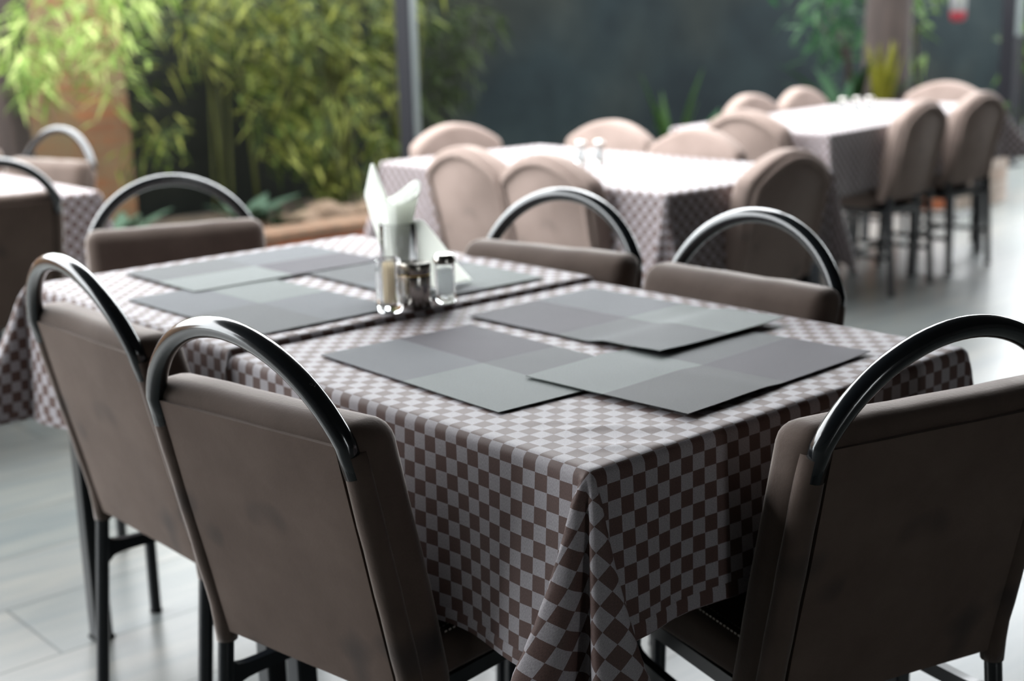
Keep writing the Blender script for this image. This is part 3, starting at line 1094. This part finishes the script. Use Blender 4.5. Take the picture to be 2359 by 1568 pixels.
TP = (0.331, 0.836, zc)
glass_vessel('toothpick_glass', TP, 0.0228, 0.094, 0.0045, 0.012, 'small thick glass of toothpicks, left of the steel shaker', 'glass', facets=28)
rnd = random.Random(5)
spots = []
while len(spots) < 26:
    a, r_ = rnd.uniform(0, 6.283), 0.0125 * math.sqrt(rnd.random())
    p = (r_ * math.cos(a), r_ * math.sin(a))
    if all(math.hypot(p[0] - q[0], p[1] - q[1]) > 0.0024 for q in spots):
        spots.append(p)
tp0 = None
for k, (px, py) in enumerate(spots):
    if tp0 is None:
        bm = bmesh.new()
        tube(bm, [(0, 0, 0), (0, 0, 0.005), (0, 0, 0.066), (0, 0, 0.075)], [0.0003, 0.001, 0.001, 0.0003], 6)
        tp0 = link_mesh('toothpick', bm, M['wood'])
        o = tp0
    else:
        o = tp0.copy()
        COL.objects.link(o)
    o.location = (TP[0] + px, TP[1] + py, TP[2] + 0.0135 + rnd.uniform(0, 0.003))
    tag(o, 'wooden toothpick standing in the small thick glass', 'toothpick', 'toothpicks in the small glass')

# steel shaker
SHP = (0.388, 0.832, zc)
t = empty('steel_shaker', SHP)
tag(t, 'brushed steel pepper shaker between the toothpick glass and the salt', 'shaker')
bm = bmesh.new()
lathe(bm, [(0, 0), (0.0255, 0), (0.027, 0.002), (0.027, 0.056), (0.0264, 0.058), (0, 0.058)], 36)
link_mesh('body', bm, M['steel'], t, angle=40)
bm = bmesh.new()
lathe(bm, [(0, 0.0582), (0.0266, 0.0582), (0.0266, 0.0602), (0, 0.0602)], 36)
link_mesh('ring', bm, M['brass'], t, angle=40)
bm = bmesh.new()
lathe(bm, [(0, 0.0605), (0.0266, 0.0605), (0.0275, 0.062), (0.0275, 0.077), (0.0258, 0.0805), (0, 0.0815)], 36)
lid = link_mesh('lid', bm, M['steel_dark'], t, angle=40)
bm = bmesh.new()
box(bm, -0.007, 0.007, -0.0012, 0.0012, 0.0808, 0.0845, 0.0008, 1)
link_mesh('lid_tab', bm, M['steel'], lid, angle=40)

# salt shaker
SP = (0.4495, 0.826, zc)
t = glass_vessel('salt_shaker', SP, 0.0192, 0.072, 0.003, 0.014, 'small glass salt shaker with a steel cap, rightmost of the three', 'shaker', facets=14)
bm = bmesh.new()
lathe(bm, [(0, 0.0145), (0.0152, 0.0145), (0.0152, 0.06), (0.009, 0.062), (0, 0.0615)], 20)
s_ = link_mesh('salt', bm, M['salt'], t)
s_['kind'] = 'stuff'
bm = bmesh.new()
lathe(bm, [(0, 0.0724), (0.0204, 0.0724), (0.0204, 0.082), (0.0165, 0.088), (0.007, 0.0905), (0, 0.0905)], 28)
link_mesh('cap', bm, M['steel'], t, angle=40)

# small shakers on the far tables: two on the middle one, three on the right one
def far_shaker(loc, label, group):
    t = glass_vessel('glass_shaker', loc, 0.019, 0.062, 0.003, 0.012, label, 'shaker', group, facets=14)
    bm = bmesh.new()
    lathe(bm, [(0, 0.0625), (0.02, 0.0625), (0.02, 0.072), (0.012, 0.08), (0, 0.081)], 20)
    link_mesh('cap', bm, M['steel'], t, angle=40)
    bm = bmesh.new()
    lathe(bm, [(0, 0.0125), (0.0155, 0.0125), (0.0155, 0.05), (0, 0.05)], 16)
    s = link_mesh('salt', bm, M['salt'], t)
    s['kind'] = 'stuff'
far_shaker((2.27, 2.34, TT + 0.0005), 'glass shaker on the bright middle table, left one of the pair', 'shakers on the middle table')
far_shaker((2.32, 2.30, TT + 0.0005), 'glass shaker on the bright middle table, right one of the pair', 'shakers on the middle table')
far_shaker((4.50, 2.83, TT + 0.0005), 'glass shaker on the far right table, left of three', 'shakers on the far right table')
far_shaker((4.57, 2.80, TT + 0.0005), 'glass shaker on the far right table, middle of three', 'shakers on the far right table')
far_shaker((4.63, 2.77, TT + 0.0005), 'glass shaker on the far right table, right of three', 'shakers on the far right table')

# ------------------------------------------------------------------ garden behind
bm = bmesh.new()
box(bm, -5, 4.3, 5.16, BACK_Y - 0.225, 0, 0.17)
box(bm, 4.305, 5.6, 5.3, BACK_Y - 0.005, 0, 0.06)
bmesh.ops.subdivide_edges(bm, edges=bm.edges[:], cuts=5, use_grid_fill=True)
o = link_mesh('soil_bed', bm, M['soil'])
tag(o, 'dark soil bed along the foot of the back wall', 'soil', kind='stuff')
t = empty('planter_kerb', (0, 0, 0))
tag(t, 'low orange brick kerb edging the planting bed', 'kerb')
bm = bmesh.new()
box(bm, -5, 4.3, 5.0, 5.155, 0, 0.165)
o = link_mesh('brick_course', bm, M['brick'], t, smooth=False)
uv_box(o)
bm = bmesh.new()
box(bm, -5, 4.3, 4.98, 5.17, 0.1655, 0.205, 0.006)
o = link_mesh('coping', bm, M['kerb_cap'], t, smooth=False)
uv_box(o)

def leaf(bm, p, d, ln, w, droop, rnd, curl=0.25):
    d = d.normalized()
    side = d.cross(Vector((rnd.uniform(-.6, .6), rnd.uniform(-.6, .6), 1))).normalized()
    a = p
    prev = None
    n = 3
    vs = []
    for k in range(n + 1):
        f = k / n
        c = p + d * (ln * f) + Vector((0, 0, -droop * ln * f * f))
        ww = w * (0.35 + 1.5 * f) if f < 0.4 else w * (1.0 - (f - 0.4) / 0.6)
        if k == n:
            vs.append((bm.verts.new(c),))
        else:
            vs.append((bm.verts.new(c + side * ww), bm.verts.new(c - side * ww)))
    for k in range(n - 1):
        bm.faces.new((vs[k][0], vs[k][1], vs[k + 1][1], vs[k + 1][0]))
    bm.faces.new((vs[n - 1][0], vs[n - 1][1], vs[n][0]))

def ray_point(px, py, y=None, dist=None):
    d = fwd + right * ((px - CW / 2) / FPX) - up * ((py - CH / 2) / FPX)
    C = Vector((CX, CY, CZ))
    t = (y - CY) / d.y if y is not None else dist / math.hypot(d.x, d.y)
    return C + d * t

def bamboo(base, n_culms, spread, height, sprays, mat, label, seed, lean=(0, 0), leaf_len=(0.09, 0.17)):
    """a clump: culms rise from base; sprays = (x, y, z, radius, leaves) of the leafy twigs they carry"""
    rnd = random.Random(seed)
    t = empty('bamboo_clump', base)
    tag(t, label, 'bamboo', 'bamboo along the wall')
    B = Vector(base)
    for k in range(n_culms):
        a = rnd.uniform(0, 6.28)
        q = Vector((math.cos(a), math.sin(a) * 0.5, 0)) * rnd.uniform(0.02, 0.16)
        tip = Vector((lean[0] + rnd.uniform(-spread, spread), lean[1] + rnd.uniform(-0.3, 0.1), height * rnd.uniform(0.75, 1.05)))
        bm = bmesh.new()
        pts, rr = [], []
        r0_ = rnd.uniform(0.006, 0.013)
        for i in range(15):
            f = i / 14
            p = q.lerp(tip, f)
            h = q + Vector((tip.x * f ** 1.9, tip.y * f ** 1.9, tip.z * f))
            pts.append(p.lerp(h, 0.75))
            rr.append(r0_ * (1 - 0.6 * f) * (1.12 if i % 2 == 0 else 1.0))
        tube(bm, pts, rr, 8)
        link_mesh('culm', bm, M['culm'], t)
    bm = bmesh.new()
    for (x, y, z, rad, n) in sprays:
        c = Vector((x, y, z)) - B
        stem_dir = Vector((rnd.uniform(-1, 1), rnd.uniform(-.8, .2), rnd.uniform(-.6, .25))).normalized()
        for _ in range(n):
            u = Vector((rnd.gauss(0, 1), rnd.gauss(0, 0.8), rnd.gauss(0, 1))) * (rad * 0.5)
            d = Vector((rnd.uniform(-1, 1), rnd.uniform(-1, 0.6), rnd.uniform(-0.8, 0.45))) + stem_dir * 1.0
            leaf(bm, c + u, d, rnd.uniform(*leaf_len), rnd.uniform(0.007, 0.013), rnd.uniform(0.05, 0.35), rnd)
    link_mesh('foliage', bm, mat, t, smooth=False)
    return t

rnd = random.Random(42)
def sprays_from(lst, ymin, ymax, n_per):
    out = []
    for (px, py, rpx, w) in lst:
        for _ in range(max(1, int(w))):
            y = rnd.uniform(ymin, ymax)
            a, r_ = rnd.uniform(0, 6.283), rpx * math.sqrt(rnd.random())
            p = ray_point(px + r_ * math.cos(a), py + r_ * math.sin(a), y=y)
            out.append((p.x, p.y, max(0.3, p.z), 0.11, n_per))
    return out

# bright overhanging bamboo by the brick wall
L1 = [(60, 110, 60, 5), (130, 60, 80, 8), (60, 170, 40, 3), (200, 30, 80, 7), (250, 50, 50, 4), (110, 180, 30, 2), (240, 150, 50, 3), (250, 210, 50, 2), (180, -80, 140, 10), (300, -60, 90, 5), (30, 90, 30, 3)]
bamboo((1.55, 5.85, 0.165), 9, 0.55, 2.7, sprays_from(L1, 5.1, 5.7, 15), M['bright_leaf'], 'bright bamboo with light painted into its leaves, arching over the brick wall at the left', 1, lean=(-0.25, -0.2))
# sparse sprays before the dark wall
L2 = [(310, 185, 25, 1), (325, 315, 30, 2), (370, 285, 30, 2), (425, 315, 20, 1), (400, 150, 40, 1), (370, 50, 50, 3), (450, 70, 50, 4), (470, 10, 50, 4), (460, 140, 20, 1), (285, 380, 20, 1), (420, -80, 120, 8)]
bamboo((3.0, 6.0, 0.165), 5, 0.5, 2.6, sprays_from(L2, 5.4, 6.0, 13), M['bamboo_leaf'], 'thin bamboo with sparse sprays before the dark wall corner', 2)
# main clump
L3 = [(520, 40, 80, 10), (620, 60, 90, 14), (560, 130, 60, 8), (560, 210, 40, 3), (650, 180, 70, 10), (720, 60, 90, 14), (760, 180, 90, 14), (840, 60, 80, 12), (850, 200, 70, 10), (700, 290, 70, 9), (650, 320, 50, 4), (630, 370, 30, 1), (800, 320, 90, 11), (870, 340, 40, 4), (760, 420, 60, 4), (700, 420, 30, 1), (640, 280, 50, 5), (700, -80, 200, 22), (900, -40, 120, 10)]
bamboo((3.62, 5.85, 0.165), 26, 0.75, 2.8, sprays_from(L3, 5.35, 6.15, 14), M['bamboo_leaf'], 'dense olive bamboo clump left of the dark post', 3, lean=(0.1, -0.1))
# leaves right of the post
L4 = [(1000, 60, 60, 7), (1060, 60, 60, 5), (1110, 30, 40, 3), (1010, 160, 50, 5), (1060, 150, 40, 3), (1000, 240, 40, 3), (1030, 200, 30, 2), (960, 200, 60, 4), (1040, -60, 100, 10)]
M['shade_bamboo'] = leaf_mat('shaded_bamboo_leaves', (0.009, 0.018, 0.003), (0.016, 0.03, 0.005), (0.032, 0.048, 0.009))  # darker copy of the bamboo leaf colour, shade painted in
bamboo((4.2, 6.0, 0.165), 7, 0.5, 2.6, sprays_from(L4, 5.9, 6.25, 14), M['shade_bamboo'], 'bamboo with shade painted into its leaves, right of the dark post', 4)

# posts
def post(loc, w, h, rz, label, z_strip=0.02):
    t = empty('steel_post', loc, rz)
    tag(t, label, 'post', 'dark steel posts')
    bm = bmesh.new()
    box(bm, -w / 2, w / 2, -w / 2, w / 2, 0.0125, h, 0.006, 2)
    link_mesh('shaft', bm, M['post'], t, smooth=False)
    bm = bmesh.new()
    box(bm, -w * 0.9, w * 0.9, -w * 0.9, w * 0.9, 0, 0.012)
    link_mesh('base_plate', bm, M['post'], t, smooth=False)
    bm = bmesh.new()
    box(bm, w / 2 + 0.001, w / 2 + 0.006, -w / 2 + 0.004, w / 2 - 0.004, z_strip, h - 0.01)  # added strip, its pale colour carries the light on this face
    link_mesh('lit_face_strip', bm, M['strip'], t, smooth=False)['label'] = 'pale strip standing in for the lit right face'
p = ray_point(940, 200, dist=6.4)
post((p.x, p.y, 0), 0.074, 3.0, R(-60), 'dark square steel post left of the middle table')
p = ray_point(2322, 200, dist=11.5)
post((p.x, p.y, 0), 0.115, 3.0, R(-86), 'dark steel post at the right edge beyond the planter', 1.0)

# dark trunk at the top left corner
def trunk(pts, rads, label):
    bm = bmesh.new()
    tube(bm, pts, rads, 20)
    for v in bm.verts:
        v.co += Vector((noise.noise(v.co * 6), noise.noise(v.co * 6 + Vector((5, 0, 0))), 0)) * 0.008
    o = link_mesh('tree_trunk', bm, M['bark'])
    tag(o, label, 'tree', 'tree trunks')
p = ray_point(22, 60, y=5.75)
trunk([(p.x - 0.05, p.y, 0.16), (p.x - 0.04, p.y, 0.6), (p.x - 0.06, p.y, 1.0), (p.x, p.y, 1.35), (p.x + 0.02, p.y, 2.4)], [0.12, 0.10, 0.09, 0.09, 0.07], 'dark tree trunk at the top left corner behind the bright bamboo')
p = ray_point(2042, 120, dist=9.8)
TRX, TRY = p.x, p.y
trunk([(TRX, TRY, 0.34), (TRX, TRY, 0.8), (TRX + 0.01, TRY, 1.4), (TRX, TRY, 2.2), (TRX, TRY, 3.2)], [0.18, 0.158, 0.15, 0.148, 0.14], 'thick brown tree trunk rising from the round brick planter')

# round brick planter
PCX, PCY, PR = 6.99, 4.13, 0.70
t = empty('round_planter', (PCX, PCY, 0))
tag(t, 'round orange brick planter, light painted pale on its right side, around the trunk', 'planter')
def ring_wall(bm, r0_, r1_, z0, z1, a0, a1, n):
    uvl = bm.loops.layers.uv.new('UVMap')
    rows = []
    for k in range(n + 1):
        a = a0 + (a1 - a0) * k / n
        rows.append([bm.verts.new((r * math.cos(a), r * math.sin(a), z)) for r, z in ((r1_, z0), (r1_, z1), (r0_, z1), (r0_, z0))])
    vv = [0, z1 - z0, z1 - z0 + (r1_ - r0_), 2 * (z1 - z0) + (r1_ - r0_)]
    for k in range(n):
        s0, s1 = r1_ * (a1 - a0) * k / n, r1_ * (a1 - a0) * (k + 1) / n
        for j in range(3):
            f = bm.faces.new((rows[k][j], rows[k + 1][j], rows[k + 1][j + 1], rows[k][j + 1]))
            for lp, q in zip(f.loops, ((s0, vv[j]), (s1, vv[j]), (s1, vv[j + 1]), (s0, vv[j + 1]))):
                lp[uvl].uv = q
    bm.faces.new(rows[0])
    bm.faces.new(rows[-1][::-1])
def keep_uv_link(name, bm, mat, parent):
    me = bpy.data.meshes.new(name)
    bmesh.ops.recalc_face_normals(bm, faces=bm.faces[:])
    bm.to_mesh(me)
    bm.free()
    me.materials.append(mat)
    o = bpy.data.objects.new(name, me)
    COL.objects.link(o)
    o.parent = parent
    return o
LIT_A = R(240)
bm = bmesh.new()
ring_wall(bm, PR - 0.14, PR, 0, 0.45, LIT_A - R(300), LIT_A, 70)
keep_uv_link('brick_wall', bm, M['brick'], t)
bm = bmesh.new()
ring_wall(bm, PR - 0.14, PR, 0, 0.45, LIT_A, LIT_A + R(60), 20)
keep_uv_link('lit_side_wall', bm, M['brick_lit'], t)['label'] = 'brick section with light painted in pale'
bm = bmesh.new()
lathe(bm, [(0, 0.34), (0.3, 0.36), (PR - 0.145, 0.33), (PR - 0.145, 0.0), (0, 0.0)], 40)
link_mesh('soil', bm, M['soil'], t)['kind'] = 'stuff'

# plants: strap and broad leaves
def blade_plant(name, loc, n, ln, w, mat, label, cat, spread=0.5, droop=0.6, seed=0, group=None):
    rnd2 = random.Random(seed)
    t = empty(name, loc)
    tag(t, label, cat, group)
    for k in range(n):
        a = 6.283 * k / n + rnd2.uniform(-.4, .4)
        d = Vector((math.cos(a) * spread, math.sin(a) * spread, 1)).normalized()
        L_ = ln * rnd2.uniform(0.75, 1.1)
        side = d.cross(Vector((-math.sin(a), math.cos(a), 0.2))).cross(d).normalized()
        bm = bmesh.new()
        n_ = 8
        rows = []
        for i in range(n_ + 1):
            f = i / n_
            c = Vector((math.cos(a), math.sin(a), 0)) * 0.015 + d * (L_ * f) + Vector((math.cos(a), math.sin(a), -0.8)) * (droop * L_ * f * f * 0.5)
            ww = w * (0.45 + 1.4 * f if f < 0.4 else 1.01 * (1 - ((f - 0.4) / 0.6) ** 1.7) + 0.01)
            nn = d.cross(side) * (0.25 * ww)
            rows.append([bm.verts.new(c - side * ww + nn), bm.verts.new(c), bm.verts.new(c + side * ww + nn)])
        for i in range(n_):
            for j in range(2):
                bm.faces.new((rows[i][j], rows[i + 1][j], rows[i + 1][j + 1], rows[i][j + 1]))
        o = link_mesh('leaf', bm, mat, t)
        s = o.modifiers.new('thickness', 'SOLIDIFY')
        s.thickness = 0.0015
    return t

PG = 'small plants in the beds'
p = ray_point(1548, 330, y=5.6)
blade_plant('strap_leaf_plant', (p.x, p.y, 0.05), 7, 0.85, 0.035, M['strap_leaf'], 'dark strap-leaved plant behind the middle table', 'plant', 0.18, 0.2, 1, PG)
p = ray_point(1610, 300, y=5.6)
blade_plant('broad_leaf_plant', (p.x, p.y, 0.05), 9, 0.62, 0.07, M['fern'], 'broad-leaved green plant behind the middle table chairs', 'plant', 0.45, 0.5, 2, PG)
p = ray_point(570, 470, y=5.45)
blade_plant('broad_leaf_plant', (p.x, p.y, 0.16), 9, 0.30, 0.055, M['pale_leaf'], 'pale grey-green leafy plant at the foot of the bamboo', 'plant', 0.8, 0.5, 3, PG)
p = ray_point(275, 510, y=5.4)
blade_plant('broad_leaf_plant', (p.x, p.y, 0.16), 9, 0.30, 0.05, M['pale_leaf'], 'pale leafy plant below the brick wall corner', 'plant', 0.7, 0.5, 4, PG)
p = ray_point(650, 520, y=5.3)
blade_plant('broad_leaf_plant', (p.x, p.y, 0.16), 7, 0.18, 0.03, M['fern'], 'low green plant on the kerb behind the end chair', 'plant', 0.9, 0.5, 5, PG)
# around the trunk
p = ray_point(2035, 190, dist=9.35)
blade_plant('snake_plant', (p.x, p.y, 0.35), 7, 0.70, 0.042, M['yellow_leaf'], 'yellow-green upright snake plant before the trunk', 'plant', 0.12, 0.1, 6, PG)
p = ray_point(1955, 200, dist=9.6)
blade_plant('fern_plant', (p.x, p.y, 0.34), 13, 0.80, 0.045, M['fern'], 'green fern left of the thick trunk', 'plant', 0.42, 0.6, 7, PG)
p = ray_point(2090, 225, dist=9.25)
blade_plant('low_yellow_plant', (p.x, p.y, 0.35), 7, 0.36, 0.04, M['yellow_leaf'], 'low yellow-green plant right of the snake plant', 'plant', 0.7, 0.5, 8, PG)
p = ray_point(2278, 215, dist=9.4)
blade_plant('low_yellow_plant', (p.x, p.y, 0.34), 6, 0.42, 0.05, M['bamboo_bright'], 'small bright green plant at the planter right of the wide chair', 'plant', 0.4, 0.4, 9, PG)

def shrub(loc, sprays, mat, label, seed, ll=(0.10, 0.2), lw=(0.014, 0.026)):
    rnd2 = random.Random(seed)
    t = empty('leafy_shrub', loc)
    tag(t, label, 'shrub', 'leafy shrubs')
    bm = bmesh.new()
    B = Vector(loc)
    for (x, y, z, rad, n) in sprays:
        c = Vector((x, y, z)) - B
        for _ in range(n):
            u = Vector((rnd2.gauss(0, 1), rnd2.gauss(0, 1), rnd2.gauss(0, 1))) * rad * 0.55
            leaf(bm, c + u, Vector((rnd2.uniform(-1, 1), rnd2.uniform(-1, 1), rnd2.uniform(-1, .5))), rnd2.uniform(*ll), rnd2.uniform(*lw), rnd2.uniform(.1, .5), rnd2)
    link_mesh('foliage', bm, mat, t, smooth=False)
    for k in range(5):
        x, y, z, *_r = sprays[k % len(sprays)]
        bm = bmesh.new()
        e = Vector((x, y, z)) - B
        tube(bm, [(0.02 * k, 0, 0), Vector((0, 0, e.z * 0.5)) + e * 0.15, e], [0.014, 0.010, 0.004], 7)
        link_mesh('stem', bm, M['bark'], t)
def sp(lst, dist, n, rad=0.2):
    out = []
    for (px, py, k) in lst:
        for _ in range(k):
            q = ray_point(px + rnd.uniform(-28, 28), py + rnd.uniform(-28, 28), dist=dist + rnd.uniform(-.25, .25))
            out.append((q.x, q.y, q.z, rad, n))
    return out
p = ray_point(1960, 200, dist=10.2)
shrub((p.x, p.y, 0.34), sp([(1900, 20, 2), (1950, 50, 3), (1930, 0, 2), (1985, 90, 2), (1920, 120, 1), (1950, 160, 2), (1900, -60, 4), (1970, -50, 4)], 10.3, 14), M['fern'], 'green shrub behind the trunk on its left', 21)
p = ray_point(2110, 200, dist=10.3)
shrub((p.x, p.y, 0.33), sp([(2108, 40, 2), (2112, 10, 2), (2108, 110, 1), (2125, 120, 1), (2100, -40, 3), (2140, -80, 3)], 10.3, 7, 0.12), M['bamboo_bright'], 'bright green shrub right of the trunk', 22, lw=(0.014, 0.022))
p = ray_point(2352, 200, dist=12.5)
shrub((p.x, p.y, 0), sp([(2352, 60, 3), (2356, 90, 2), (2335, 280, 2), (2350, 180, 1), (2380, 120, 4), (2390, 40, 4), (2370, -60, 4)], 12.6, 9, 0.14), M['bamboo_bright'], 'bright shrub at the far right edge beyond the post', 23)

# red and white lantern hanging by the right post
p = ray_point(2207, 26, dist=11.0)
t = empty('hanging_lantern', (p.x, p.y, p.z))
tag(t, 'red and white lantern hanging at the top right', 'lantern')
bm = bmesh.new()
lathe(bm, [(0, -0.075), (0.042, -0.07), (0.056, -0.045), (0.058, 0.0), (0, 0.0)], 24)
link_mesh('bowl', bm, M['red'], t, angle=40)
bm = bmesh.new()
lathe(bm, [(0, 0.0005), (0.056, 0.0005), (0.059, 0.05), (0.052, 0.14), (0.03, 0.17), (0, 0.172)], 24)
link_mesh('shade', bm, M['white'], t, angle=40)
bm = bmesh.new()
tube(bm, [(0, 0, 0.173), (0, 0, 1.55)], 0.004, 6)
link_mesh('cord', bm, M['post'], t)
# bracket beam that carries the lantern, fixed to the right post
bm = bmesh.new()
q = ray_point(2322, 200, dist=11.5)
tube(bm, [(q.x, q.y, 2.88), (p.x, p.y, 2.88)], 0.03, square=True)
bm.verts.ensure_lookup_table()
o = link_mesh('bracket_arm', bm, M['post'], smooth=False)
tag(o, 'dark bracket arm reaching from the right post to the lantern', 'bracket')

# stones on the bed
rnd3 = random.Random(8)
for k, (px, py, s_) in enumerate([(700, 490, 0.10), (745, 484, 0.13), (650, 497, 0.08), (845, 486, 0.10), (795, 500, 0.09), (610, 505, 0.07)]):
    q = ray_point(px, py, y=5.3 + 0.05 * (k % 3))
    bm = bmesh.new()
    bmesh.ops.create_icosphere(bm, subdivisions=3, radius=1)
    for v in bm.verts:
        v.co *= 1 + 0.25 * noise.noise(v.co * 1.6 + Vector((k * 7, 0, 0)))
        v.co = Vector((v.co.x * s_, v.co.y * s_ * 0.8, v.co.z * s_ * 0.55))
    o = link_mesh('garden_stone', bm, M['stone'])
    o.location = (q.x, q.y, 0.165 + s_ * 0.3)
    tag(o, 'warm brown stone lying on the bed behind the kerb', 'stone', 'stones on the bed')

# low dark fence at the far right edge
p = ray_point(2352, 330, dist=12.0)
t = empty('metal_fence', (p.x, p.y, 0))
tag(t, 'low dark fence at the far right edge', 'fence')
bm = bmesh.new()
box(bm, -0.25, 3.0, -0.02, 0.02, 0.12, 0.16)
box(bm, -0.25, 3.0, -0.02, 0.02, 0.96, 1.0)
link_mesh('rail', bm, M['post'], t, smooth=False)
for k in range(22):
    bm = bmesh.new()
    box(bm, -0.2 + k * 0.14 - 0.012, -0.2 + k * 0.14 + 0.012, -0.01, 0.01, 0, 0.958)
    link_mesh('bar', bm, M['post'], t, smooth=False)

# ------------------------------------------------------------------ light: overcast sky over the courtyard
w = bpy.data.worlds.new('overcast_sky')
SC.world = w
w.use_nodes = True
nt = w.node_tree
bg = nt.nodes['Background']
tc = N(nt, 'ShaderNodeTexCoord')
sx = N(nt, 'ShaderNodeSeparateXYZ')
nt.links.new(tc.outputs['Generated'], sx.inputs[0])
c = ramp(nt, [(0.0, (0.80, 0.85, 0.87)), (0.25, (0.91, 0.95, 0.98)), (0.8, (0.96, 0.985, 1.0))], sx.outputs[2])
nt.links.new(c, bg.inputs[0])
bg.inputs[1].default_value = 10.2

SC.view_settings.view_transform = 'Standard'
SC.view_settings.look = 'None'
SC.view_settings.gamma = 1
SC.view_settings.use_curve_mapping = False
SC.view_settings.exposure = 0.0
SC.cycles.use_denoising = True
SC.cycles.max_bounces = 10
SC.cycles.sample_clamp_indirect = 25
